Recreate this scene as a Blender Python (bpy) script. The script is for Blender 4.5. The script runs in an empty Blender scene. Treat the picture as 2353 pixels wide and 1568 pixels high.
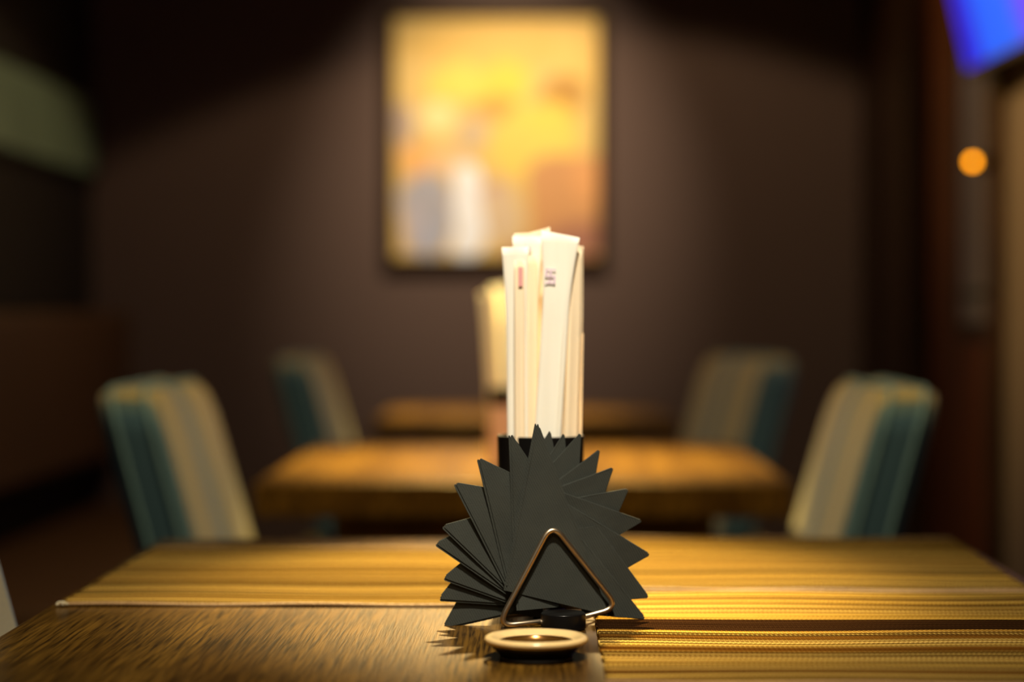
import bpy, bmesh, math, random
from mathutils import Vector, Matrix, Euler

random.seed(7)
W, H, FPX = 2353, 1568, 4950.0
SC = bpy.context.scene
COL = SC.collection

# ------------------------------------------------------------------ camera
TABLE_Z = 0.75
CAM = Vector((0, 0, 0.981))
cam_data = bpy.data.cameras.new('camera')
cam_data.sensor_width = 36.0
cam_data.lens = FPX * 36.0 / W
cam = bpy.data.objects.new('camera', cam_data)
COL.objects.link(cam)
cam.location = CAM
cam.rotation_euler = (math.radians(90) - math.atan(64 / FPX), 0, math.atan(63.5 / FPX))
cam_data.dof.use_dof = True
cam_data.dof.focus_distance = 1.545
cam_data.dof.aperture_fstop = 2.5
cam_data.clip_start = 0.05
SC.camera = cam
CAM_R = cam.rotation_euler.to_matrix()

def ray(px, py):
    return (CAM_R @ Vector((px - W / 2, H / 2 - py, -FPX))).normalized()

def hit(px, py, p0, n):
    r = ray(px, py)
    return CAM + r * ((p0 - CAM).dot(n) / r.dot(n))

# ------------------------------------------------------------------ world, exposure, lights
SC.view_settings.view_transform = 'Standard'
SC.view_settings.look = 'None'
SC.view_settings.exposure = 0.0
SC.view_settings.gamma = 1.0
SC.view_settings.use_curve_mapping = False
SC.cycles.use_denoising = True
world = bpy.data.worlds.new('world')
SC.world = world
world.use_nodes = True
world.node_tree.nodes['Background'].inputs[0].default_value = (0.5, 0.45, 0.5, 1)
world.node_tree.nodes['Background'].inputs[1].default_value = 0.004

def spot(name, loc, aim, watts, size, blend, color, radius=0.03):
    l = bpy.data.lights.new(name, 'SPOT')
    l.energy = watts; l.spot_size = math.radians(size); l.spot_blend = blend
    l.color = color; l.shadow_soft_size = radius
    o = bpy.data.objects.new(name, l); COL.objects.link(o)
    o.location = loc
    o.rotation_euler = (Vector(aim) - Vector(loc)).to_track_quat('-Z', 'Y').to_euler()
    return o

WARM = (1.0, 0.75, 0.25)
spot('picture_downlight', (0.10, 4.80, 2.50), (0.10, 4.81, 0), 35, 119.5, 0.10, (1.0, 0.74, 0.46), 0.04)
spot('picture_spotlight', (0.0, 4.80, 2.50), (-0.11, 6.0, 1.36), 140, 44, 1.0, (1.0, 0.83, 0.62), 0.04)
spot('middle_table_lamp', (0.0, 2.15, 2.2), (0.0, 3.15, 0.75), 75, 72, 0.8, (1.0, 0.80, 0.44), 0.045)
spot('middle_table_spotlight', (-0.06, 3.75, 2.6), (-0.02, 3.36, 0.75), 1900, 31, 0.9, WARM, 0.05)
spot('far_table_lamp', (-0.1, 4.9, 2.6), (-0.12, 4.98, 0.75), 900, 26, 0.9, WARM, 0.045)
spot('mat_spotlight', (0.03, 3.5, 2.45), (0.0, 1.86, 0.75), 2100, 17, 1.0, (1.0, 0.76, 0.34), 0.04)
spot('near_table_lamp', (0.03, 0.66, 2.45), (0.0, 1.60, 0.88), 225, 34, 1.0, (1.0, 0.89, 0.70), 0.07)
spot('camera_side_fill', (0.0, -0.5, 2.55), (0.0, 2.9, 0.7), 34, 60, 1.0, (1.0, 0.86, 0.68), 0.15)  # added wide fill behind the camera, lifts the teal chair sides; no actual fixture
spot('right_wall_lamp', (0.1, 3.2, 2.3), (0.89, 3.85, 1.35), 200, 36, 1.0, WARM, 0.05)

# ------------------------------------------------------------------ material helpers
def srgb(r, g, b):
    f = lambda c: (c / 255) / 12.92 if c / 255 <= 0.04045 else (((c / 255) + 0.055) / 1.055) ** 2.4
    return (f(r), f(g), f(b), 1)

class NT:
    def __init__(self, name):
        self.m = bpy.data.materials.new(name); self.m.use_nodes = True
        self.t = self.m.node_tree; self.n = self.t.nodes
        self.bsdf = self.n['Principled BSDF']
        self.tc = self.n.new('ShaderNodeTexCoord')
    def node(self, kind, **kw):
        x = self.n.new('ShaderNode' + kind)
        for k, v in kw.items(): setattr(x, k, v)
        return x
    def link(self, a, b): self.t.links.new(a, b)
    def mapping(self, scale=(1, 1, 1), loc=(0, 0, 0), rot=(0, 0, 0), src=None):
        m = self.node('Mapping'); m.inputs['Scale'].default_value = scale
        m.inputs['Location'].default_value = loc; m.inputs['Rotation'].default_value = rot
        self.link(src or self.tc.outputs['Object'], m.inputs['Vector'])
        return m.outputs['Vector']
    def noise(self, scale, vec=None, detail=3, rough=0.5):
        x = self.node('TexNoise'); x.inputs['Scale'].default_value = scale
        x.inputs['Detail'].default_value = detail; x.inputs['Roughness'].default_value = rough
        self.link(vec or self.tc.outputs['Object'], x.inputs['Vector'])
        return x.outputs['Fac']
    def ramp(self, fac, stops, interp='LINEAR'):
        r = self.node('ValToRGB'); r.color_ramp.interpolation = interp
        e = r.color_ramp.elements
        while len(e) > 1: e.remove(e[-1])
        e[0].position = stops[0][0]; e[0].color = stops[0][1]
        for p, c in stops[1:]:
            k = e.new(p); k.color = c
        self.link(fac, r.inputs['Fac'])
        return r.outputs['Color']
    def math(self, op, a, b=None, clamp=False):
        m = self.node('Math', operation=op, use_clamp=clamp)
        for i, v in enumerate((a, b)):
            if v is None: continue
            if isinstance(v, (int, float)): m.inputs[i].default_value = v
            else: self.link(v, m.inputs[i])
        return m.outputs[0]
    def mix(self, fac, a, b, mode='MIX'):
        m = self.node('Mix', data_type='RGBA', blend_type=mode)
        for s, v in ((m.inputs[0], fac), (m.inputs[6], a), (m.inputs[7], b)):
            if isinstance(v, (int, float, tuple)): s.default_value = v
            else: self.link(v, s)
        return m.outputs[2]
    def bump(self, height, strength, dist):
        b = self.node('Bump'); b.inputs['Strength'].default_value = strength
        b.inputs['Distance'].default_value = dist
        self.link(height, b.inputs['Height']); self.link(b.outputs[0], self.bsdf.inputs['Normal'])
    def color(self, c):
        if isinstance(c, tuple): self.bsdf.inputs['Base Color'].default_value = c
        else: self.link(c, self.bsdf.inputs['Base Color'])
    def set(self, rough=None, metal=None, spec=None, **kw):
        if rough is not None: self.bsdf.inputs['Roughness'].default_value = rough
        if metal is not None: self.bsdf.inputs['Metallic'].default_value = metal
        if spec is not None: self.bsdf.inputs['Specular IOR Level'].default_value = spec
        for k, v in kw.items(): self.bsdf.inputs[k].default_value = v
        return self

def painted(name, col, var=0.12, scale=6, rough=0.7, bump=0.15):
    t = NT(name)
    c2 = tuple(x * (1 - var) for x in col[:3]) + (1,)
    t.color(t.mix(t.noise(scale), col, c2))
    t.bump(t.noise(180), bump, 0.001)
    t.set(rough=rough, spec=0.3)
    return t.m

def wood(name, light, dark, axis='y', rough=0.42, fine=1.0, bump=0.5, coat=0.0, spec=0.35):
    t = NT(name)
    s = {'y': (420, 13, 60), 'x': (7, 260, 60), 'z': (90, 90, 4)}[axis]
    s2 = {'y': (18, 1.2, 10), 'x': (1.2, 18, 10), 'z': (14, 14, 0.9)}[axis]
    n1 = t.noise(fine, t.mapping(s), 4, 0.6)
    n2 = t.noise(1.0, t.mapping(s2), 3, 0.55)
    f = t.ramp(n1, [(0.36, (0, 0, 0, 1)), (0.62, (1, 1, 1, 1))])
    g = t.ramp(n2, [(0.3, (0, 0, 0, 1)), (0.7, (1, 1, 1, 1))])
    base = t.mix(g, dark, light)
    pores = tuple(x * 0.3 for x in dark[:3]) + (1,)
    t.color(t.mix(f, pores, base))
    t.set(rough=rough, spec=spec)
    t.bsdf.inputs['Specular Tint'].default_value = (1, .8, .45, 1)
    t.bsdf.inputs['Coat Weight'].default_value = coat; t.bsdf.inputs['Coat Roughness'].default_value = 0.24
    t.bsdf.inputs['Coat Tint'].default_value = (1, .86, .6, 1)
    t.bump(f, bump, 0.00022)
    return t.m

M = {}
M['table_wood'] = wood('table_wood', srgb(118, 84, 28), srgb(72, 46, 14), 'y', 0.27, 1.0, 0.35, coat=0.0, spec=.25)
M['table_wood_cross'] = wood('table_wood_cross', srgb(120, 76, 40), srgb(80, 48, 24), 'x', 0.45)
M['dark_wood'] = wood('dark_wood', srgb(58, 30, 16), srgb(34, 18, 10), 'z', 0.4)
M['door_wood'] = wood('door_wood', srgb(112, 54, 22), srgb(78, 36, 16), 'z', 0.4)
M['floor_wood'] = wood('floor_wood', srgb(70, 48, 34), srgb(46, 30, 20), 'y', 0.5)
M['wall'] = painted('taupe_wall', srgb(98, 79, 70), 0.08, 3, 0.8, 0.25)
M['wall_dark'] = painted('dark_wall', srgb(30, 24, 20), 0.1, 3, 0.7, 0.2)
M['ceiling'] = painted('dark_ceiling', srgb(34, 32, 32), 0.1, 3, 0.8)
M['bench'] = painted('brown_leather', srgb(84, 56, 30), 0.3, 8, 0.5, 0.4)
M['black'] = painted('black_plastic', srgb(16, 15, 15), 0.1, 10, 0.28, 0.05)
M['black_matte'] = painted('black_matte', srgb(14, 13, 13), 0.1, 10, 0.6, 0.05)
M['green_print'] = painted('green_print', srgb(136, 160, 130), 0.6, 5, 0.5, 0.05)

# woven placemat: bands of coloured ribs across the depth, fine warp across
def mat_material(name, bands, seed):
    t = NT(name)
    sep = t.node('SeparateXYZ'); t.link(t.tc.outputs['Object'], sep.inputs[0])
    y = sep.outputs['Y']
    yn = t.math('ADD', t.math('DIVIDE', y, 0.42), 0.5)
    gold, tan, ochre, umber, dark, pale = srgb(174, 144, 76), srgb(148, 118, 60), srgb(112, 80, 26), srgb(60, 40, 16), srgb(32, 22, 10), srgb(214, 178, 88)
    b1 = t.node('TexNoise', noise_dimensions='1D'); b1.inputs['Scale'].default_value = 1; b1.inputs['Detail'].default_value = 2
    b1.inputs['Roughness'].default_value = .7
    t.link(t.math('ADD', t.math('MULTIPLY', t.math('SNAP', y, .0028), 125), seed * 17.3), b1.inputs['W'])
    base = t.ramp(b1.outputs['Fac'], [(0, dark), (.33, umber), (.385, ochre), (.44, tan), (.485, gold), (.52, ochre), (.545, pale), (.56, tan), (.60, gold), (.64, umber), (.69, gold)], 'CONSTANT')
    for a_, b_, c_ in bands:
        f_ = t.math('MULTIPLY', t.math('GREATER_THAN', yn, a_), t.math('LESS_THAN', yn, b_))
        base = t.mix(f_, base, c_)
    # rib to rib variation
    ribn = t.noise(1.0, t.mapping((2.2, 230, 1), (seed, seed, 0)), 2, 0.6)
    ribc = t.ramp(ribn, [(0.36, (0.35, 0.3, 0.24, 1)), (0.5, (1, 1, 1, 1)), (0.64, (1.35, 1.3, 1.1, 1))])
    c = t.mix(1.0, base, ribc, 'MULTIPLY')
    # weave: warp threads crossing every 2.6 mm, shifted row by row
    wx = t.math('SINE', t.math('ADD', t.math('MULTIPLY', sep.outputs['X'], 2 * math.pi / 0.0034),
                t.math('MULTIPLY', y, math.pi / 0.0028)))
    wy = t.math('SINE', t.math('MULTIPLY', y, 2 * math.pi / 0.0028))
    w = t.math('MULTIPLY', wx, wy)
    wf = t.math('MULTIPLY_ADD', w, 0.5); t.n[-1].inputs[2].default_value = 0.5
    wc = t.ramp(wx, [(0.0, (0.42, 0.36, 0.28, 1)), (0.45, (1.2, 1.2, 1.1, 1))])
    c = t.mix(0.9, c, wc, 'MULTIPLY')
    t.color(c)
    t.bump(t.math('ADD', wx, t.math('MULTIPLY', wy, 0.7)), 0.55, 0.0006)
    t.set(rough=0.5, spec=0.0)
    t.bsdf.inputs['Specular Tint'].default_value = (1, .84, .5, 1)
    return t.m

# striped chair fabric: stripes run up the backrest, teal on the side faces
def fabric():
    t = NT('striped_upholstery')
    sep = t.node('SeparateXYZ'); t.link(t.tc.outputs['Object'], sep.inputs[0])
    wob = t.math('MULTIPLY', t.math('SUBTRACT', t.noise(60), 0.5), 0.006)
    yn = t.math('ADD', t.math('ADD', t.math('DIVIDE', sep.outputs['Y'], 0.5), 0.5), wob)
    teal, teal2 = srgb(58, 94, 110), srgb(84, 108, 106)
    beige, olive, sand = srgb(172, 150, 82), srgb(126, 116, 68), srgb(168, 146, 88)
    c = t.ramp(yn, [(0, teal), (0.055, teal2), (0.085, beige), (0.20, olive), (0.25, sand), (0.385, teal2), (0.41, teal), (0.50, teal2),
                    (0.53, beige), (0.66, olive), (0.70, sand), (0.82, beige), (0.915, teal2), (0.945, teal)], 'CONSTANT')
    c = t.mix(t.math('MULTIPLY', t.noise(300), 0.5), c, srgb(60, 56, 44))
    t.color(c)
    t.bump(t.noise(500), 0.5, 0.001)
    t.set(rough=0.85, spec=0.2)
    t.bsdf.inputs['Sheen Weight'].default_value = 0.3
    return t.m
M['fabric'] = fabric()
M['piping'] = painted('pale_teal_piping', srgb(112, 142, 142), 0.1, 40, 0.7)

def napkin_mat():
    t = NT('charcoal_paper_napkin')
    t.color(t.mix(t.noise(40), srgb(62, 64, 58), srgb(50, 53, 50)))
    v = t.mapping((1, 1, 1), rot=(0, 0.5, 0))
    wv = t.node('TexWave'); wv.bands_direction = 'X'; wv.inputs['Scale'].default_value = 190
    wv.inputs['Distortion'].default_value = 1.5
    t.link(v, wv.inputs['Vector'])
    hgt = t.math('ADD', t.math('MULTIPLY', wv.outputs['Fac'], 0.5), t.noise(900))
    t.bump(hgt, 0.45, 0.0005)
    t.set(rough=0.9, spec=0.15)
    return t.m
M['napkin'] = napkin_mat()

t = NT('brushed_steel_wire'); t.color(t.mix(t.noise(90), srgb(226, 206, 178), srgb(206, 184, 154))); t.set(rough=0.33, metal=1.0); M['steel'] = t.m
t = NT('cream_glaze'); t.color(t.mix(t.noise(60), srgb(244, 212, 150), srgb(226, 190, 128))); t.set(rough=0.22, spec=0.6); M['cream'] = t.m
t = NT('brown_glaze'); t.color(t.mix(t.noise(60), srgb(150, 104, 44), srgb(112, 76, 30))); t.set(rough=0.2, metal=0.7); M['brown_glaze'] = t.m
t = NT('grey_foot'); t.color(t.mix(t.noise(60), srgb(96, 92, 84), srgb(76, 72, 66))); t.set(rough=0.5); M['foot'] = t.m
t = NT('pink_clay'); t.color(t.mix(t.noise(30), srgb(240, 196, 176), srgb(226, 180, 160))); t.set(rough=0.35); M['pink'] = t.m
def paper(name, c1, c2):
    t = NT(name)
    t.color(t.mix(t.noise(1, t.mapping((120, 120, 6))), c1, c2))
    t.bump(t.noise(1, t.mapping((160, 160, 30))), 0.25, 0.0008)
    t.set(rough=0.6, spec=0.25)
    t.bsdf.inputs['Transmission Weight'].default_value = 0.0
    t.bsdf.inputs['Subsurface Weight'].default_value = 0.08
    t.bsdf.inputs['Subsurface Radius'].default_value = (0.01, 0.008, 0.006)
    return t.m
M['paper_white'] = paper('white_paper', srgb(250, 246, 232), srgb(238, 232, 216))
M['paper_cream'] = paper('cream_paper', srgb(250, 232, 200), srgb(240, 218, 184))
M['ink_violet'] = painted('violet_ink', srgb(232, 206, 228), 0.1, 80, 0.6)
M['ink_pink'] = painted('pink_ink', srgb(234, 168, 166), 0.1, 80, 0.6)

# ------------------------------------------------------------------ mesh helpers
def link_bm(name, bm, mat, parent=None, smooth=True, loc=None):
    me = bpy.data.meshes.new(name)
    bmesh.ops.recalc_face_normals(bm, faces=bm.faces)
    bm.to_mesh(me); bm.free()
    if smooth:
        for p in me.polygons: p.use_smooth = True
    me.materials.append(mat if not isinstance(mat, str) else M[mat])
    o = bpy.data.objects.new(name, me); COL.objects.link(o)
    if parent: o.parent = parent
    if loc: o.location = loc
    if smooth:
        md = o.modifiers.new('wn', 'WEIGHTED_NORMAL'); md.keep_sharp = True
    return o

def tag(o, label=None, cat=None, group=None, kind=None):
    if label: o['label'] = label
    if cat: o['category'] = cat
    if group: o['group'] = group
    if kind: o['kind'] = kind
    return o

def empty(name, loc, rz=0, label=None, cat=None, group=None):
    o = bpy.data.objects.new(name, None); COL.objects.link(o)
    o.location = loc; o.rotation_euler = (0, 0, rz); o.empty_display_size = 0.05
    return tag(o, label, cat, group)

def box(bm, x0, x1, y0, y1, z0, z1, bevel=0.0, seg=3):
    g = bmesh.ops.create_cube(bm, size=1.0)
    vs = g['verts']
    for v in vs:
        v.co = Vector(((x0 + x1) / 2 + v.co.x * (x1 - x0), (y0 + y1) / 2 + v.co.y * (y1 - y0), (z0 + z1) / 2 + v.co.z * (z1 - z0)))
    if bevel:
        es = list({e for v in vs for e in v.link_edges})
        bmesh.ops.bevel(bm, geom=es, offset=bevel, segments=seg, affect='EDGES', profile=0.5)
    return bm

def boxo(name, dims, mat, parent=None, bevel=0.0, seg=3):
    bm = bmesh.new(); box(bm, *dims, bevel=bevel, seg=seg)
    return link_bm(name, bm, mat, parent, smooth=bevel > 0)

def tube(bm, pts, r, n=12, closed=False, caps=True):
    pts = [Vector(p) for p in pts]; rings = []
    N = len(pts)
    up = None
    for i, p in enumerate(pts):
        a = pts[(i - 1) % N] if (closed or i > 0) else p
        b = pts[(i + 1) % N] if (closed or i < N - 1) else p
        d = (b - a).normalized()
        if up is None:
            up = d.orthogonal().normalized()
        up = (up - d * up.dot(d)).normalized()
        s = d.cross(up)
        rr = r[i] if isinstance(r, (list, tuple)) else r
        rings.append([bm.verts.new(p + (up * math.cos(2 * math.pi * k / n) + s * math.sin(2 * math.pi * k / n)) * rr) for k in range(n)])
    for i in range(N if closed else N - 1):
        A, B = rings[i], rings[(i + 1) % N]
        for k in range(n):
            bm.faces.new((A[k], A[(k + 1) % n], B[(k + 1) % n], B[k]))
    if caps and not closed:
        bm.faces.new(rings[0]); bm.faces.new(rings[-1])
    return bm

def lathe(bm, prof, n=64, cx=0, cy=0):
    rings = []
    for r, z in prof:
        if r < 1e-6: rings.append([bm.verts.new((cx, cy, z))])
        else: rings.append([bm.verts.new((cx + r * math.cos(2 * math.pi * k / n), cy + r * math.sin(2 * math.pi * k / n), z)) for k in range(n)])
    for A, B in zip(rings, rings[1:]):
        for k in range(n):
            q = [A[k % len(A)], A[(k + 1) % len(A)], B[(k + 1) % len(B)], B[k % len(B)]]
            u = []
            for v in q:
                if v not in u: u.append(v)
            if len(u) > 2: bm.faces.new(u)
    return bm

def rounded(pts, rad, seg=8, closed=True):
    pts = [Vector(p) for p in pts]; out = []; N = len(pts)
    for i, p in enumerate(pts):
        if not closed and i in (0, N - 1): out.append(p); continue
        a = (pts[i - 1] - p); b = (pts[(i + 1) % N] - p)
        r = min(rad, a.length * .45, b.length * .45)
        A = p + a.normalized() * r; B = p + b.normalized() * r
        for k in range(seg + 1):
            s = k / seg
            out.append(A * (1 - s) ** 2 + p * 2 * s * (1 - s) + B * s * s)
    return out

def copy_tree(o, parent=None):
    c = o.copy(); COL.objects.link(c)
    if parent: c.parent = parent
    for ch in list(o.children): copy_tree(ch, c)
    return c

# ------------------------------------------------------------------ room
XL, XR, YB, YF, ZC = -1.25, 0.89, 6.0, -1.2, 2.75
def struct(o): return tag(o, kind='structure')
struct(boxo('floor', (XL - .15, XR + .15, YF - .15, YB + .15, -0.1, 0), 'floor_wood'))
struct(boxo('ceiling', (XL - .15, XR + .15, YF - .15, YB + .15, ZC, ZC + .1), 'ceiling'))
struct(boxo('wall_back', (XL - .15, XR + .15, YB, YB + .15, 0, ZC), 'wall'))
struct(boxo('wall_left', (XL - .15, XL, YF, YB, 0, ZC), 'wall_dark'))
struct(boxo('wall_behind', (XL - .15, XR + .15, YF - .15, YF, 0, ZC), 'wall'))
struct(boxo('wall_right', (XR, XR + .15, YF, 4.15, 0, ZC), 'wall'))
bm = bmesh.new()
box(bm, XR, XR + .15, 5.22, YB, 0, ZC)
box(bm, XR, XR + .15, 4.15, 5.22, 2.12, ZC)
struct(link_bm('wall_right_far', bm, 'dark_wood', smooth=False))
for nm, d in (('baseboard_back', (XL, XR, YB - .015, YB, 0, .09)), ('baseboard_left', (XL, XL + .015, YF, YB - .015, 0, .09)),
              ('baseboard_right', (XR - .015, XR, YF, 4.12, 0, .09))):
    struct(boxo(nm, d, 'dark_wood', bevel=.004))
# door in the right wall: casing, leaf, pane, handle
door = struct(boxo('door_1', (XR + .035, XR + .075, 4.22, 5.12, 0.005, 2.05), 'door_wood', bevel=.004))
bm = bmesh.new()
box(bm, XR - .02, XR + .1, 4.13, 4.21, 0, 2.12); box(bm, XR - .02, XR + .1, 5.13, 5.24, 0, 2.12)
box(bm, XR - .02, XR + .1, 4.21, 5.13, 2.055, 2.12)
link_bm('door_frame', bm, 'dark_wood', door, smooth=False)
t = NT('dim_glass'); t.color(t.mix(t.noise(3), srgb(120, 112, 118), srgb(96, 88, 90))); t.set(rough=0.35, spec=0.6); M['dim_glass'] = t.m
boxo('door_pane', (XR + .03, XR + .04, 4.34, 4.72, 0.96, 1.70), 'dim_glass', door, bevel=.002)
bm = bmesh.new()
for z0, z1, y0, y1 in ((.94, .96, 4.32, 4.74), (1.70, 1.72, 4.32, 4.74), (.94, 1.72, 4.32, 4.34), (.94, 1.72, 4.72, 4.74)):
    box(bm, XR + .024, XR + .036, y0, y1, z0, z1)
link_bm('pane_moulding', bm, 'dark_wood', door, smooth=False)
bm = bmesh.new(); tube(bm, [(XR + .04, 4.30, 1.02), (XR - .012, 4.30, 1.02), (XR - .016, 4.32, 1.02), (XR - .016, 4.42, 1.02)], .009)
link_bm('door_handle', bm, 'black_matte', door)

# ------------------------------------------------------------------ picture on the back wall
def art():
    t = NT('abstract_print')
    sep = t.node('SeparateXYZ'); 
    dv = t.node('VectorMath', operation='ADD')
    nn = t.node('TexNoise'); nn.inputs['Scale'].default_value = 9; nn.inputs['Detail'].default_value = 4
    t.link(t.tc.outputs['Object'], nn.inputs['Vector'])
    sb = t.node('VectorMath', operation='MULTIPLY_ADD')
    t.link(nn.outputs['Color'], sb.inputs[0]); sb.inputs[1].default_value = (.07, 0, .07); sb.inputs[2].default_value = (-.035, 0, -.035)
    t.link(t.tc.outputs['Object'], dv.inputs[0]); t.link(sb.outputs[0], dv.inputs[1])
    t.link(dv.outputs[0], sep.inputs[0])
    X, Z = sep.outputs['X'], sep.outputs['Z']
    c = srgb(228, 194, 118)
    # ellipses: (photo x, photo y, half w px, half h px, softness, colour)
    k = 6.0 / FPX
    cx0, cy0 = 1140, 314
    spec = [
        (1150, 100, 240, 60, .5, srgb(226, 186, 100)), (1330, 130, 60, 100, .5, srgb(236, 196, 110)),
        (1060, 190, 80, 45, .4, srgb(250, 214, 100)), (1160, 190, 60, 50, .4, srgb(250, 208, 84)),
        (1140, 250, 60, 26, .4, srgb(212, 164, 84)), (1290, 225, 50, 45, .4, srgb(188, 140, 70)),
        (1245, 290, 85, 60, .35, srgb(250, 212, 96)), (1270, 345, 60, 45, .4, srgb(250, 214, 104)), (1180, 340, 50, 75, .4, srgb(246, 210, 104)),
        (1000, 270, 42, 36, .4, srgb(252, 228, 160)), (935, 290, 20, 60, .4, srgb(190, 168, 150)), (1085, 310, 34, 32, .4, srgb(208, 184, 150)),
        (960, 370, 42, 36, .4, srgb(246, 186, 110)), (1030, 365, 50, 30, .4, srgb(240, 200, 150)),
        (975, 480, 60, 90, .3, srgb(176, 174, 182)), (985, 545, 40, 45, .4, srgb(176, 180, 196)), (945, 520, 24, 60, .4, srgb(196, 188, 196)),
        (1075, 480, 36, 112, .18, srgb(250, 252, 255)), (1140, 440, 34, 26, .4, srgb(206, 170, 150)), (1150, 500, 40, 70, .4, srgb(222, 196, 160)),
        (1300, 470, 88, 120, .25, srgb(214, 158, 104)), (1345, 410, 32, 50, .4, srgb(234, 170, 108)), (1320, 550, 70, 44, .4, srgb(176, 122, 100)),
        (1220, 580, 60, 30, .4, srgb(190, 130, 80)),
    ]
    for (px, py, hw, hh, soft, col) in spec:
        ex = t.math('DIVIDE', t.math('SUBTRACT', X, (px - cx0) * k), hw * k)
        ez = t.math('DIVIDE', t.math('SUBTRACT', Z, (cy0 - py) * k), hh * k)
        if hh > 100: p = 4
        else: p = 2
        d = t.math('ADD', t.math('POWER', t.math('ABSOLUTE', ex), p), t.math('POWER', t.math('ABSOLUTE', ez), p))
        mr = t.node('MapRange'); mr.inputs['From Min'].default_value = 1 + soft; mr.inputs['From Max'].default_value = 1 - soft
        t.link(d, mr.inputs['Value'])
        c = t.mix(mr.outputs[0], c, col)
    t.color(c); t.set(rough=.55, spec=.25)
    return t.m
M['art'] = art()
kk = 6.0 / FPX
pc = hit(1140, 314, Vector((0, 5.97, 0)), Vector((0, 1, 0)))
pic = empty('framed_picture', (pc.x, YB, pc.z), 0, 'tall framed yellow abstract picture under a spotlight on the back wall', 'picture')
hw, hh, fw = 235 * kk, 278 * kk, .022
boxo('print', (-hw, hw, -.018, -.012, -hh, hh), 'art', pic)
bm = bmesh.new()
for a in ((-hw - fw, -hw + .003, -.03, 0, -hh - fw, hh + fw), (hw - .003, hw + fw, -.03, 0, -hh - fw, hh + fw),
          (-hw, hw, -.03, 0, hh - .003, hh + fw), (-hw, hw, -.03, 0, -hh - fw, -hh + .003)): box(bm, *a)
link_bm('frame', bm, 'dark_wood', pic, smooth=False)
boxo('backing_board', (-hw, hw, -.010, 0, -hh, hh), 'black_matte', pic)

# strip picture on the left wall
lp = empty('wall_print', (XL, 5.2, 1.465), 0, 'long low grey-green picture high on the dark left wall', 'picture')
boxo('print', (.012, .018, -.72, .76, -.105, .105), 'green_print', lp)
bm = bmesh.new()
for a in ((0, .024, -.735, .775, .100, .115), (0, .024, -.735, .775, -.115, -.100), (0, .024, -.735, -.715, -.1, .1), (0, .024, .755, .775, -.1, .1)): box(bm, *a)
link_bm('frame', bm, 'black_matte', lp, smooth=False)
# bench along the left wall
bn = empty('wall_bench', (XL + .02, 4.9, 0), 0, 'long brown upholstered bench against the dark left wall', 'bench')
boxo('backrest', (0, .10, -1.1, 1.05, .60, .985), 'bench', bn, .02)
boxo('seat', (0, .40, -1.1, 1.05, .36, .46), 'bench', bn, .025)
boxo('base', (.0, .37, -1.08, 1.03, 0, .358), 'black_matte', bn)
# television on the right wall
def screen_mat():
    t = NT('lit_blue_screen')
    sep = t.node('SeparateXYZ'); t.link(t.tc.outputs['Object'], sep.inputs[0])
    s = t.math('ADD', t.math('MULTIPLY', sep.outputs['Y'], 1.0), t.math('MULTIPLY', sep.outputs['Z'], -.22))
    s = t.math('ADD', s, t.math('MULTIPLY', t.noise(5), .06))
    c = t.ramp(t.math('ADD', t.math('MULTIPLY', s, 1.0), .5), [(0, srgb(150, 80, 255)), (.40, srgb(110, 70, 250)), (.50, srgb(20, 104, 255)), (.72, srgb(14, 96, 255)), (.765, srgb(24, 30, 240)), (.785, srgb(50, 40, 150)), (.80, srgb(30, 30, 230)), (1.0, srgb(34, 34, 236))]) if True else t.ramp(s, [(0.0, srgb(120, 90, 255)), (.62, srgb(90, 80, 250)), (.70, srgb(40, 110, 255)), (.80, srgb(35, 100, 255)),
                   (.86, srgb(20, 20, 235)), (.90, srgb(60, 40, 160)), (.93, srgb(30, 30, 230)), (1.0, srgb(20, 20, 240))])
    t.color((0.01, 0.01, 0.02, 1))
    t.link(c, t.bsdf.inputs['Emission Color']); t.bsdf.inputs['Emission Strength'].default_value = 1.0
    t.set(rough=.5, spec=.1)
    return t.m
M['screen'] = screen_mat()
tv = empty('television', (.852, 3.86, 1.440), 0, 'wall television with a lit blue screen, tilted down from the right wall', 'television')
tv.rotation_euler = (0, math.radians(-13), math.radians(2))
boxo('housing', (0, .02, -.37, .37, 0, .44), 'black', tv, .006)
boxo('screen', (-.003, .001, -.355, .355, .018, .425), 'screen', tv)
boxo('wall_mount', (.018, .06, -.08, .08, .12, .24), 'black_matte', tv)
# small amber lamp by the door
lx = hit(2235, 372, Vector((XR - .055, 0, 0)), Vector((1, 0, 0)))
al = empty('amber_lamp', (XR - .02, lx.y, lx.z), 0, 'tiny glowing amber wall lamp on the casing below the television', 'lamp')
t = NT('amber_glow'); t.color((1, .45, .05, 1)); t.bsdf.inputs['Emission Color'].default_value = (1.0, .32, .0, 1); t.bsdf.inputs['Emission Strength'].default_value = 9; M['amber'] = t.m
bm = bmesh.new(); bmesh.ops.create_uvsphere(bm, u_segments=24, v_segments=16, radius=.0075)
for v in bm.verts: v.co.x -= .035
link_bm('bulb', bm, 'amber', al)
bm = bmesh.new(); tube(bm, [(0, 0, 0), (-.018, 0, 0), (-.0245, 0, 0)], [.016, .014, .007], 20); link_bm('socket', bm, 'black', al)

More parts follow.
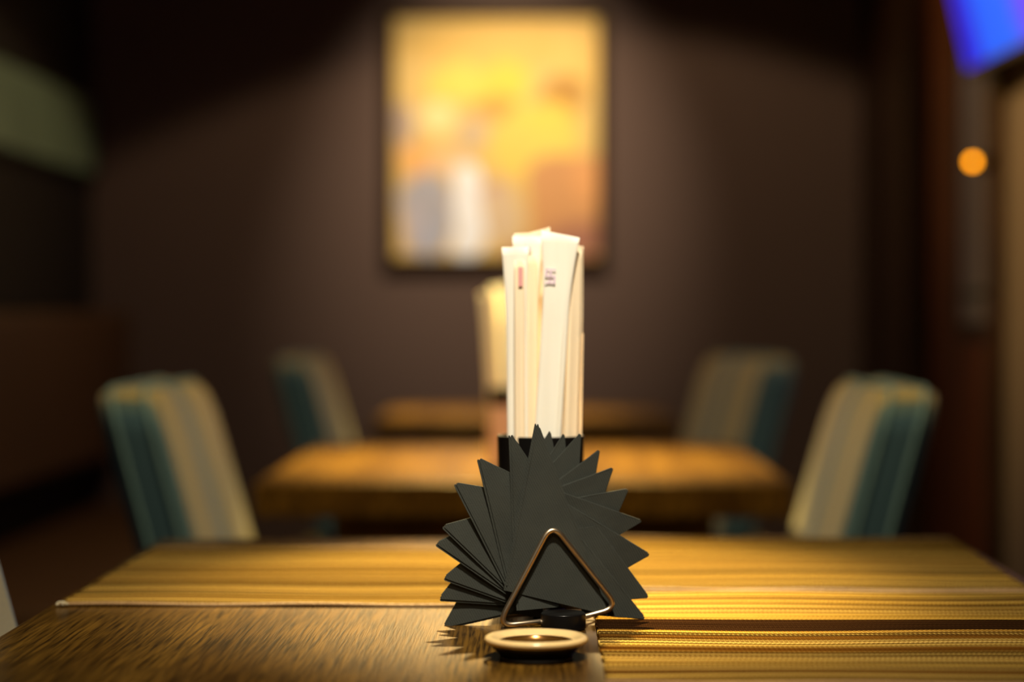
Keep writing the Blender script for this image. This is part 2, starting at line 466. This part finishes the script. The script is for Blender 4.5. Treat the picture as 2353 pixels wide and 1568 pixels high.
# ------------------------------------------------------------------ tables
def table(x0, x1, y0, y1, thick, label, pedestal=True):
    cx, cy = (x0 + x1) / 2, (y0 + y1) / 2
    t = empty('dining_table', (cx, cy, 0), 0, label, 'table', 'row of brown wooden dining tables')
    a, b = (x1 - x0) / 2, (y1 - y0) / 2
    boxo('tabletop', (-a, a, -b, b, TABLE_Z - thick, TABLE_Z), 'table_wood', t, .004)
    z = TABLE_Z - thick
    boxo('apron', (-a + .1, a - .1, -b + .1, b - .1, z - .05, z - .0005), 'table_wood_cross', t, .002)
    if pedestal:
        boxo('pedestal', (-.035, .035, -.035, .035, .018, z - .05), 'dark_wood', t, .004)
        boxo('base_plate', (-.15, .15, -.14, .14, 0, .018), 'black_matte', t, .004)
        return t
    for sx in (-1, 1):
        for sy in (-1, 1):
            px, py = sx * (a - .09), sy * (b - .09)
            boxo('leg', (px - .03, px + .03, py - .03, py + .03, 0, z), 'dark_wood', t, .003)
    return t
table(-.388, .425, 1.02, 2.198, .045, 'brown wooden table in the foreground carrying the placemats and napkins', False)
table(-.39, .345, 2.93, 3.79, .048, 'brown wooden table behind the foreground table, with chopsticks standing on it')
table(-.36, .300, 4.63, 5.36, .045, 'farthest brown wooden table, bare, near the back wall')

# ------------------------------------------------------------------ chairs
def make_chair(label):
    t = empty('dining_chair', (0, 0, 0), 0, label, 'chair', 'striped upholstered dining chairs')
    # backrest front face at x=0 for z=.73, leaning outwards 15 deg; chair faces +x
    bm = bmesh.new()
    bmesh.ops.create_grid(bm, x_segments=1, y_segments=1, size=1); bm.clear()
    n = 40
    prof = []
    R = .055
    hwid, zt, zb = .23, .886, .50
    cs = []
    for k in range(9):
        a = math.pi / 2 * k / 8
        cs.append((hwid - R + R * math.sin(a), zt - R + R * math.cos(a)))
    top = [(-y, z) for y, z in reversed(cs)] + cs
    outline = [(-hwid, zb)] + [(-hwid, zb + (zt - R - zb) * q / 6) for q in range(1, 6)] + top + \
              [(hwid, zb + (zt - R - zb) * q / 6) for q in range(5, 0, -1)] + [(hwid, zb)]
    th = .078
    def X(z, y): return -(z - .73) * .27 - .012 * (1 - (y / hwid) ** 2)
    e = .018
    layers = [(0.0, e), (-e * .3, e * .3), (-e, 0), (-th + e, 0), (-th + e * .3, e * .3), (-th, e)]
    rings = []
    for dx, ins in layers:
        ring = []
        for y, z in outline:
            yy = y * (1 - ins / hwid)
            zz = z if z <= zb else z - ins * (z - zb) / (zt - zb)
            ring.append(bm.verts.new((X(z, y) + dx, yy, zz)))
        rings.append(ring)
    m = len(outline)
    for A, B in zip(rings, rings[1:]):
        for k in range(m):
            bm.faces.new((A[k], A[(k + 1) % m], B[(k + 1) % m], B[k]))
    # caps as strips between mirrored outline points
    for ring in (rings[0], rings[-1]):
        for k in range(m // 2 - 1):
            bm.faces.new((ring[k], ring[k + 1], ring[m - 2 - k], ring[m - 1 - k]))
    link_bm('backrest', bm, 'fabric', t)
    for sgn_layer in (2, 3):
        dx, ins = layers[sgn_layer]
        bm = bmesh.new()
        tube(bm, [(X(z, y) + dx, y * 1.006, z + .0015 * (z > zb)) for y, z in outline], .003, 8)
        link_bm('piping', bm, 'piping', t)
    boxo('seat', (-.02, .365, -.228, .228, .37, .475), 'fabric', t, .03, 4)
    boxo('rear_rail', (-.06, .0, -.2, .2, .37, .52), 'fabric', t, .02, 3)
    for x in (-.02, .325):
        for y in (-.19, .19):
            bm = bmesh.new(); box(bm, x - .02, x + .02, y - .02, y + .02, 0, .375, .003, 2)
            for v in bm.verts:
                f = 1 - .3 * (1 - v.co.z / .375)
                v.co.x = x + (v.co.x - x) * f - (.03 * (1 - v.co.z / .375) if x < 0 else 0); v.co.y = y + (v.co.y - y) * f
            link_bm('leg', bm, 'dark_wood', t)
    return t
c0 = make_chair('striped upholstered chair beside the left side of the middle table')
c0.location = (-.425, 2.845, 0)
def chair(x, y, rz, label):
    c = copy_tree(c0); c.location = (x, y, 0); c.rotation_euler = (0, 0, rz); c['label'] = label
    return c
chair(.372, 2.86, math.pi, 'striped upholstered chair beside the right side of the middle table')
chair(-.425, 4.60, 0, 'teal-sided striped chair at the left, farther back near the picture wall')
chair(.37, 4.62, math.pi + math.radians(12), 'striped olive and teal chair at the right, farther back near the picture wall')
chair(-.42, 1.52, 0, 'striped chair barely in frame at the bottom left beside the foreground table')

# ------------------------------------------------------------------ placemats
def placemat(x0, x1, y0, y1, rot, mat, label, wav, seed):
    r = random.Random(seed)
    cx, cy = (x0 + x1) / 2, (y0 + y1) / 2
    t = empty('placemat', (cx, cy, TABLE_Z), rot, label, 'placemat', 'striped woven placemats')
    a, b = (x1 - x0) / 2, (y1 - y0) / 2
    bm = bmesh.new()
    pitch = .0028
    rows = int(2 * b / pitch)
    nx = 70
    prev = None
    base = []
    for i in range(rows):
        j0 = r.uniform(-.0012, .0012); j1 = r.uniform(-.0012, .0012)
        for q in range(4):
            y = -b + (i + q / 4) * pitch
            zz = .0014 + .0007 * math.sin(math.pi * q / 4)
            row = []
            for k in range(nx + 1):
                s = k / nx
                x = -a + j0 + (2 * a - j0 + j1) * s
                w = .0008 + .0008 * math.sin(x * 21 + wav) * math.sin(y * 15 + wav * 2)
                row.append(bm.verts.new((x, y, zz + w)))
            if prev:
                for k in range(nx): bm.faces.new((prev[k], prev[k + 1], row[k + 1], row[k]))
            prev = row
    ext = bmesh.ops.extrude_face_region(bm, geom=list(bm.faces))
    for v in ext['geom']:
        if isinstance(v, bmesh.types.BMVert): v.co.z = .0002
    o = link_bm('weave', bm, mat, t)
    o.modifiers.clear()
    # twisted cord along front and back edge
    for sy in (-1, 1):
        bm = bmesh.new()
        n = 520
        for ph in (0, math.pi):
            pts = []
            for k in range(n + 1):
                x = -a - .001 + (2 * a + .002) * k / n
                an = x * 2 * math.pi / .006 + ph
                pts.append((x, sy * (b + .0008) + .0006 * math.cos(an), .0020 + .0006 * math.sin(an) + .0005 * math.sin(x * 40 + wav)))
            tube(bm, pts, .0009, 6)
        link_bm('edge_cord', bm, 'cord', t)
    return t
t = NT('tan_cord'); t.color(t.mix(t.noise(400), srgb(190, 152, 100), srgb(130, 98, 60))); t.set(rough=.6); M['cord'] = t.m
t = NT('pale_thread'); t.color(t.mix(t.noise(400), srgb(226, 214, 180), srgb(190, 176, 140))); t.set(rough=.7); M['thread'] = t.m
m1 = placemat(-.376, -.042, 1.688, 2.088, math.radians(-.4), mat_material('woven_mat_a', (), 3), 'striped woven placemat left of the napkins', .3, 1)
m2 = placemat(.070, .412, 1.782, 2.188, math.radians(-1.4), mat_material('woven_mat_b', (), 9), 'striped woven placemat at the back right corner of the foreground table', 1.7, 2)
m3 = placemat(.042, .400, 1.332, 1.768, math.radians(0), mat_material('woven_mat_c', ((.06, .09, srgb(90, 56, 20)), (.20, .215, srgb(206, 170, 92)), (.27, .31, srgb(96, 62, 22)), (.36, .37, srgb(210, 176, 100)), (.40, .44, srgb(104, 70, 26)), (.48, .50, srgb(190, 146, 64)), (.50, .63, srgb(50, 32, 18)), (.63, .70, srgb(170, 136, 62)), (.90, .93, srgb(70, 46, 20))), 5),
              'striped woven placemat at the front right with a dark brown stripe', 2.6, 3)
# knots at the corners
def tuft(mt, x, y, seed):
    r = random.Random(seed); bm = bmesh.new()
    for k in range(9):
        a = r.uniform(0, 6.28)
        pts = [(x, y, .003)]
        for q in range(1, 5): pts.append((x + math.cos(a + q * .3) * .0013 * q, y + math.sin(a + q * .3) * .0013 * q, .003 + .0012 * math.sin(q)))
        tube(bm, pts, .0004, 5)
    bmesh.ops.create_icosphere(bm, subdivisions=2, radius=.0016, matrix=Matrix.Translation((x, y, .0025)))
    link_bm('thread_knot', bm, 'thread', mt)
tuft(m1, -.165, -.204, 1); tuft(m2, .174, -.204, 2)

# ------------------------------------------------------------------ napkin holder + napkins
PH = math.radians(13)
FU = Vector((math.cos(PH), math.sin(PH), 0))       # along the fan, to the right
FK = Vector((-math.sin(PH), math.cos(PH), 0))      # into the fan, away from the front
FO = Vector((.0150, 1.588, TABLE_Z))                # fan front plane passes here
def on_fan(px, py, off=0.0):
    return hit(px, py, FO + FK * off, FK)

holder = empty('napkin_holder', (.0150, 1.582, TABLE_Z), PH, 'triangular steel wire napkin holder on a small black round base', 'napkin holder')
inv = (Matrix.Translation(holder.location) @ Matrix.Rotation(PH, 4, 'Z')).inverted()
bm = bmesh.new(); lathe(bm, [(0, .0), (.0155, .0), (.0165, .001), (.0165, .0112), (.0155, .0122), (0, .0122)], 48)
for v in bm.verts: v.co.y = v.co.y - .010
link_bm('base', bm, 'black', holder)
for off, nm, pts in ((-.0036, 'front', [(1262, 1427), (1143, 1440), (1268, 1203), (1421, 1397), (1420, 1410), (1320, 1424)]),):
    w = [inv @ on_fan(px, py, off) for px, py in pts]
    w = rounded([w[0], w[1], w[2], w[3], w[5]], .013, 10, closed=False)
    bm = bmesh.new(); tube(bm, w, .0021, 16)
    link_bm('wire_triangle', bm, 'steel', holder)
bm = bmesh.new()
w = rounded([(-.010, .034, .006), (-.042, .034, .005), (-.002, .034, .074), (.040, .034, .005), (.010, .034, .006)], .013, 10, closed=False)
tube(bm, w, .0021, 16); link_bm('wire_triangle', bm, 'steel', holder)
bm = bmesh.new(); tube(bm, [(0, -.006, .003), (0, .034, .003)], .002, 12)
tube(bm, [(-.012, .034, .0045), (.012, .034, .0045)], .0042, 12)
link_bm('crossbar', bm, 'black', holder)

NAP = [ # (tip, left or lower end, [extra], right or upper end)
    ('front', (1235, 971), [(1163, 1358), (1398, 1414)]),
    ('l', (1173, 997), [(1190, 1402), (1325, 1392), (1345, 1252)]),
    ('l', (1100, 1053), [(1168, 1335), (1330, 1165)]),
    ('l', (1046, 1110), [(1163, 1342), (1300, 1153)]),
    ('l', (1018, 1209), [(1163, 1350), (1280, 1140)]),
    ('l', (1002, 1250), [(1165, 1362), (1245, 1130)]),
    ('l', (1020, 1329), [(1165, 1380), (1240, 1150)]),
    ('l', (1010, 1378), [(1175, 1387), (1215, 1120)]),
    ('l', (1020, 1445), [(1180, 1406), (1240, 1420), (1270, 1300), (1168, 1175)]),
    ('r', (1482, 1422), [(1340, 1412), (1290, 1183)]),
    ('r', (1490, 1373), [(1320, 1390), (1316, 1217), (1368, 1209)]),
    ('r', (1494, 1275), [(1300, 1390), (1290, 1152)]),
    ('r', (1477, 1198), [(1280, 1318), (1260, 1122)]),
    ('r', (1445, 1124), [(1372, 1300), (1240, 1161)]),
    ('r', (1411, 1075), [(1340, 1290), (1260, 1130)]),
    ('r', (1380, 1034), [(1345, 1240), (1240, 1137)]),
    ('r', (1337, 996), [(1325, 1200), (1220, 1120)]),
    ('r', (1299, 997), [(1312, 1160), (1225, 1110)]),
    ('r', (1267, 992), [(1298, 1150), (1200, 1100)]),
]
NLAB = [
    'tallest charcoal paper napkin, the front one behind the wire triangle',
    'charcoal napkin whose point rises just left of the tallest one',
    'charcoal napkin pointing to the upper left, third in the fan from the front',
    'charcoal napkin pointing up-left, second point left of the black cup',
    'charcoal napkin pointing left at mid height, above the leftmost point',
    'charcoal napkin with the leftmost point of the fan',
    'small dark napkin point just below the leftmost one',
    'charcoal napkin pointing left, second lowest on the left of the fan',
    'lowest charcoal napkin on the left, its point touching the table',
    'lowest charcoal napkin on the right, its point at the dark-striped placemat',
    'charcoal napkin pointing lower right, second lowest on the right',
    'charcoal napkin with the rightmost point of the fan',
    'charcoal napkin pointing right, just above the rightmost point',
    'charcoal napkin pointing right-up, in front of the middle table edge',
    'charcoal napkin pointing up-right, second point right of the black cup',
    'charcoal napkin pointing up-right, first point right of the black cup',
    'charcoal napkin pointing up over the right corner of the black cup',
    'thin charcoal napkin point in front of the middle right of the black cup',
    'shortest charcoal napkin point, just right of the tallest one',
]
STEP = .0018
def clip(poly, left):
    # the fans on both sides end under the tall front napkin
    ax, ay, bx, by = 1243, 985, 1288, 1415
    f = lambda p: ((p[0] - ax) * (by - ay) - (p[1] - ay) * (bx - ax)) / 430 * (1 if left else -1) + 2.5
    out = []
    for k, p in enumerate(poly):
        q = poly[(k + 1) % len(poly)]
        fp, fq = f(p), f(q)
        if fp <= 0: out.append(p)
        if (fp <= 0) != (fq <= 0):
            w = fp / (fp - fq); out.append((p[0] + (q[0] - p[0]) * w, p[1] + (q[1] - p[1]) * w))
    return out
def napkin(i, side, tip, rest):
    r = random.Random(100 + i)
    off = (.0006 + (i if i < 9 else i - 7.5) * STEP) if i else -.0007
    if i:
        pl = clip([tip] + rest, side == 'l'); tip, rest = pl[0], pl[1:]
    P = [on_fan(*tip, off)] + [on_fan(x, y, off) for x, y in rest]
    org = P[0].copy()
    c = sum(P, Vector()) / len(P)
    L2 = lambda p: Vector(((p - c).dot(FU), 0, (p - c).z))
    poly = [L2(p) for p in P]
    bm = bmesh.new()
    T, A, B = poly[0], poly[1], poly[-1]
    open_edge = (T, A)
    # two plies meeting at the fold (T-B); a little open along T-A
    def ply(dy, grow, curl):
        pts = list(poly)
        d = (A - T).normalized(); nrm = Vector((-d.z, 0, d.x))
        if nrm.dot(B - T) > 0: nrm = -nrm
        pts[0] = T + nrm * grow; pts[1] = A + nrm * grow
        # blunt the tip a little
        t1 = pts[0] + (pts[1] - pts[0]).normalized() * .0016
        t2 = pts[0] + (pts[-1] - pts[0]).normalized() * .0012
        ring = [t2, t1] + pts[1:]
        vs = [bm.verts.new(p) for p in ring]
        f = bm.faces.new(vs)
        return f
    thick = .00040
    lean = 0.0 if i == 0 else ((i - 3) * .010 if i < 9 else (i - 12) * .014)
    fc = on_fan(1250, 1235, off); CEN = L2(fc)
    faces = []
    for s, (y0, grow) in enumerate(((0, 0), (.00065, .0017 if side != 'r' else .0005))):
        f = ply(0, grow, 0)
        vsf = list(f.verts)
        bmesh.ops.triangulate(bm, faces=[f])
        fs = [g for g in bm.faces if all(v in vsf for v in g.verts)]
        es = list({e for g in fs for e in g.edges})
        bmesh.ops.subdivide_edges(bm, edges=es, cuts=7, use_grid_fill=True)
        done = faces
        new = [g for g in bm.faces if g not in done]
        vs = {v for g in new for v in g.verts}
        for v in vs:
            da = ((v.co - T).cross((A - T).normalized())).length
            db = ((v.co - T).cross((B - T).normalized())).length
            opn = db / (da + db + 1e-6)
            v.co.y = y0 * (.5 + .9 * opn) + .00025 * math.sin(v.co.x * 120 + i) * math.sin(v.co.z * 90 + 2 * i)
            rr = max(0, (v.co - CEN).length - .03)
            rad = (T - CEN).normalized(); cw = Vector((rad.z, 0, -rad.x))
            v.co.y += lean * rr + (.11 * (v.co - T).dot(cw) * min(1, rr / .025) if i else 0)
        ex = bmesh.ops.extrude_face_region(bm, geom=new)
        for v in ex['geom']:
            if isinstance(v, bmesh.types.BMVert): v.co.y += thick
        faces = list(bm.faces)
    # rounded fold along the closed edge (and the front edge of the tallest one)
    bm.verts.ensure_lookup_table()
    def fold(P0, P1, y):
        n0 = len(bm.verts)
        tube(bm, [P0.lerp(P1, .03 + .94 * q / 8) + Vector((0, y, 0)) for q in range(9)], .00062, 8)
        bm.verts.ensure_lookup_table()
        if i:
            rad = (T - CEN).normalized(); cw = Vector((rad.z, 0, -rad.x))
            for v in list(bm.verts)[n0:]:
                w = Vector((v.co.x, 0, v.co.z)); rr = max(0, (w - CEN).length - .03)
                v.co.y += lean * rr + .11 * (w - T).dot(cw) * min(1, rr / .025)
    fold(T, B, .0006)
    if i == 0: fold(T, A, .0003)
    o = link_bm('napkin', bm, 'napkin', smooth=False)
    o.location = c; o.rotation_euler = (0, 0, PH)
    tag(o, NLAB[i], 'napkin', 'charcoal paper napkins fanned in the holder')
    return o
for i, (side, tip, rest) in enumerate(NAP): napkin(i, side, tip, rest)

# ------------------------------------------------------------------ sauce dish
dish = empty('sauce_dish', (-.0023, 1.438, TABLE_Z), 0, 'small round dish with a glossy cream rim in front of the napkin holder', 'dish')
bm = bmesh.new(); lathe(bm, [(0, .002), (.0232, .002), (.0245, .003), (.0300, .0085), (.0322, .0112), (.0318, .0125), (.0262, .0110), (.020, .0040), (0, .0035)], 72)
link_bm('body', bm, 'black', dish)
bm = bmesh.new()
rp = [(.0250, .0120), (.0262, .0134), (.0290, .0150), (.0320, .0156), (.0340, .0146), (.0346, .0130), (.0338, .0114), (.0318, .0104), (.0300, .0100), (.0262, .0112)]
lathe(bm, rp + [rp[0]], 96); link_bm('rim', bm, 'cream', dish)
bm = bmesh.new(); lathe(bm, [(.0262, .0126), (.0245, .0095), (.020, .0062), (.012, .0048), (.005, .0050), (.0025, .0062), (0, .0070)], 72)
link_bm('well', bm, 'brown_glaze', dish)
bm = bmesh.new(); lathe(bm, [(0, 0), (.0236, 0), (.0246, .0008), (.0246, .0022), (0, .0022)], 64); link_bm('foot', bm, 'foot', dish)

# ------------------------------------------------------------------ cups of paper-wrapped chopsticks
def cup(x, y, r, h, mat, label, band=None):
    t = empty('chopstick_cup', (x, y, TABLE_Z), 0, label, 'cup')
    bm = bmesh.new()
    rb = r * .93
    lathe(bm, [(0, 0), (rb - .001, 0), (rb, .001), (r, h - .001), (r - .0006, h), (r - .0018, h), (r - .0024, h - .001), (rb - .0025, .004), (0, .004)], 72)
    link_bm('body', bm, mat, t)
    if band:
        bm = bmesh.new()
        lathe(bm, [(r + .0002, h - .026), (r + .0012, h - .025), (r + .0012, h + .0005), (r - .001, h + .0012), (r - .0016, h), (r - .001, h - .001), (r + .0002, h - .026)], 64)
        link_bm('collar', bm, band, t)
    return t
CX, CY = .0008, 1.712
cup(CX, CY, .0345, .134, 'black', 'glossy black cup of wrapped chopsticks right behind the napkins')

def sleeve(name, bot, topp, width, thick, yaw, mat, label, group, flare=.15, cutz=0.0, point=False, bulge=.35, mark=None):
    """paper sleeve from bottom centre to top centre (world); flat top end, two chopsticks swell its middle"""
    bot, topp = Vector(bot), Vector(topp)
    d = (topp - bot); L = d.length; d.normalize()
    side = Vector((math.cos(yaw), math.sin(yaw), 0)); side = (side - d * side.dot(d)).normalized()
    nrm = side.cross(d)           # towards the viewer for yaw ~ 0
    if nrm.y > 0: nrm = -nrm
    bm = bmesh.new(); N, Mn = 40, 24
    rings = []
    for i in range(N + 1):
        s = i / N
        tt = max(0, (s - .80) / .20)
        w = width / 2 * (1 + flare * tt ** 1.5)
        th = thick / 2 * (1 - .75 * tt ** 1.2)
        if s < .01: w *= .9
        ring = []
        for k in range(Mn):
            a = 2 * math.pi * k / Mn
            ca, sa = math.cos(a), math.sin(a)
            u = math.copysign(abs(ca) ** .55, ca) * w
            v = math.copysign(abs(sa) ** .7, sa) * th
            # two sticks under the paper with a hollow between
            if abs(u) < w * .98: v *= 1 - bulge * (1 - tt) * math.exp(-(u / (w * .28)) ** 2)
            zz = s * L
            if i == N:
                zz += cutz * u / w
                if point: zz += -.010 + .010 * (1 - abs(u / w))
            v += .0004 * math.sin(s * 9 + bot.x * 900)
            ring.append(bm.verts.new(side * u + nrm * v + d * zz))
        rings.append(ring)
    for A, B in zip(rings, rings[1:]):
        for k in range(Mn): bm.faces.new((A[k], A[(k + 1) % Mn], B[(k + 1) % Mn], B[k]))
    bm.faces.new(rings[0])
    bm.faces.new(rings[-1])
    root = empty(name, bot, 0, label, 'chopsticks', group)
    link_bm('paper_sleeve', bm, mat, root)
    # a fold seam on the front and the fold-over flap
    bm = bmesh.new()
    pts = [d * (L * q / 12) + nrm * (thick * .5 * .98 + .0004) + side * (width * .30) for q in range(0, 10)]
    tube(bm, pts, .00035, 6); link_bm('seam', bm, mat, root)
    if mark:
        ink, zoff, su, sz = mark
        mo = -.006 if zoff > .03 else 0
        bm = bmesh.new()
        base = d * (L - zoff) + nrm * (thick / 2 + .0006) + side * mo
        def bar(u0, u1, v0, v1):
            vs = [bm.verts.new(base + side * (su * a) + d * (sz * b) + nrm * c) for c in (0, .0003) for a, b in ((u0, v0), (u1, v0), (u1, v1), (u0, v1))]
            bm.faces.new(vs[:4]); bm.faces.new(vs[4:])
            for q in range(4): bm.faces.new((vs[q], vs[(q + 1) % 4], vs[4 + (q + 1) % 4], vs[4 + q]))
        strokes = [(-.5, .5, -.5, .5)] if 'pink' in ink else [(-.5, .5, .40, .5), (-.5, -.34, .0, .45), (-.5, .5, -.06, .06), (.34, .5, -.45, .0), (-.5, .5, -.5, -.4), (-.1, .1, .1, .36), (-.2, .2, -.34, -.24)]
        for b_ in strokes: bar(*b_)
        link_bm('printed_mark', bm, ink, root, smooth=False)
    return root

def at(px, py, y):
    return hit(px, py, Vector((0, y, 0)), Vector((0, 1, 0)))
GN = 'paper-wrapped chopsticks in the near black cup'
def near(bx, tx, ty, y, wpx, thick, mat, label, yb=None, **kw):
    b = at(bx, 1000, y if yb is None else yb); tp = at(tx, ty, y)
    d = (tp - b).normalized()
    s = (b.z - (TABLE_Z + .008)) / d.z
    b2 = b - d * s
    return sleeve('wrapped_chopsticks', b2, tp, wpx * y / FPX, thick, kw.pop('yaw', 0), mat, label, GN, **kw)
near(1190, 1184, 568, 1.692, 50, .0055, 'paper_white', 'leftmost white chopstick sleeve in the near cup, left of the pink strip', mark=None, cutz=.0, flare=.28, yaw=math.radians(-14))
near(1208, 1212, 543, 1.706, 54, .006, 'paper_white', 'white chopstick sleeve behind the front ones, with a tiny violet mark near its top', mark=('ink_violet', .0085, .006, .006), flare=.3, yaw=math.radians(6))
near(1259, 1288, 538, 1.686, 62, .0055, 'paper_white', 'front white chopstick sleeve with a square violet print and a wide flat top', mark=('ink_violet', .0335, .0080, .0115), flare=.45, cutz=-.002, yaw=math.radians(3))
near(1287, 1306, 560, 1.700, 44, .006, 'paper_cream', 'cream chopstick sleeve half hidden behind the front white one, leaning right', flare=.1, yaw=math.radians(-6))
near(1312, 1322, 575, 1.694, 34, .005, 'paper_cream', 'cream chopstick sleeve just left of the narrow rightmost one', flare=.0, yaw=math.radians(28))
near(1324, 1332, 566, 1.710, 22, .006, 'paper_cream', 'rightmost narrow cream chopstick sleeve seen edge-on', flare=.0, yaw=math.radians(50))
near(1226, 1206, 536, 1.718, 46, .005, 'paper_cream', 'cream sleeve tip peeping out at the back left of the near bundle', flare=.1, yaw=math.radians(10))
near(1250, 1240, 529, 1.724, 44, .005, 'paper_cream', 'tallest cream sleeve tip peeping out behind the near bundle', flare=.1, cutz=.002, yaw=math.radians(-8))
near(1222, 1222, 590, 1.694, 30, .005, 'paper_cream', 'cream chopstick sleeve squeezed between the two left white ones', flare=.0, yaw=math.radians(24),
     mark=None)
# pink print on the leftmost sleeve's inner neighbour
pk = sleeve('wrapped_chopsticks', at(1196, 1000, 1.6835) - Vector((0, 0, .126)), at(1193, 600, 1.6875), .0085, .0045, math.radians(20), 'paper_cream',
            'thin cream chopstick sleeve with a pink strip near its top, at the left', GN, flare=0, mark=('ink_pink', .0125, .0035, .0150))

# cup on the middle table
FX, FY = at(1172, 1000, 3.22).x, 3.22
cup(FX, FY, .0345, .120, 'pink', 'pinkish cup with a black collar on the middle table, holding chopsticks', band='black')
GF = 'paper-wrapped chopsticks in the cup on the middle table'
FL = ['leftmost blurred chopstick sleeve in the cup on the middle table, tilting left',
      'blurred chopstick sleeve on the middle table, mostly behind the near bundle, second from the left',
      'blurred chopstick sleeve in the middle of the far cup, behind the near bundle',
      'blurred chopstick sleeve at the right of the far cup, behind the near bundle']
for k, (bx, tx, ty, yy) in enumerate(((1143, 1122, 674, 3.205), (1158, 1145, 658, 3.225), (1178, 1172, 652, 3.21), (1198, 1204, 650, 3.23))):
    b = at(bx, 1000, yy); tp = at(tx, ty, yy)
    d = (tp - b).normalized(); b2 = tp - d * ((tp.z - (TABLE_Z + .008)) / d.z)
    sleeve('wrapped_chopsticks', b2, tp, .022, .006, math.radians((10, -8, 5, -12)[k]), 'paper_cream' if k == 0 else 'paper_white', FL[k], GF, flare=.1)
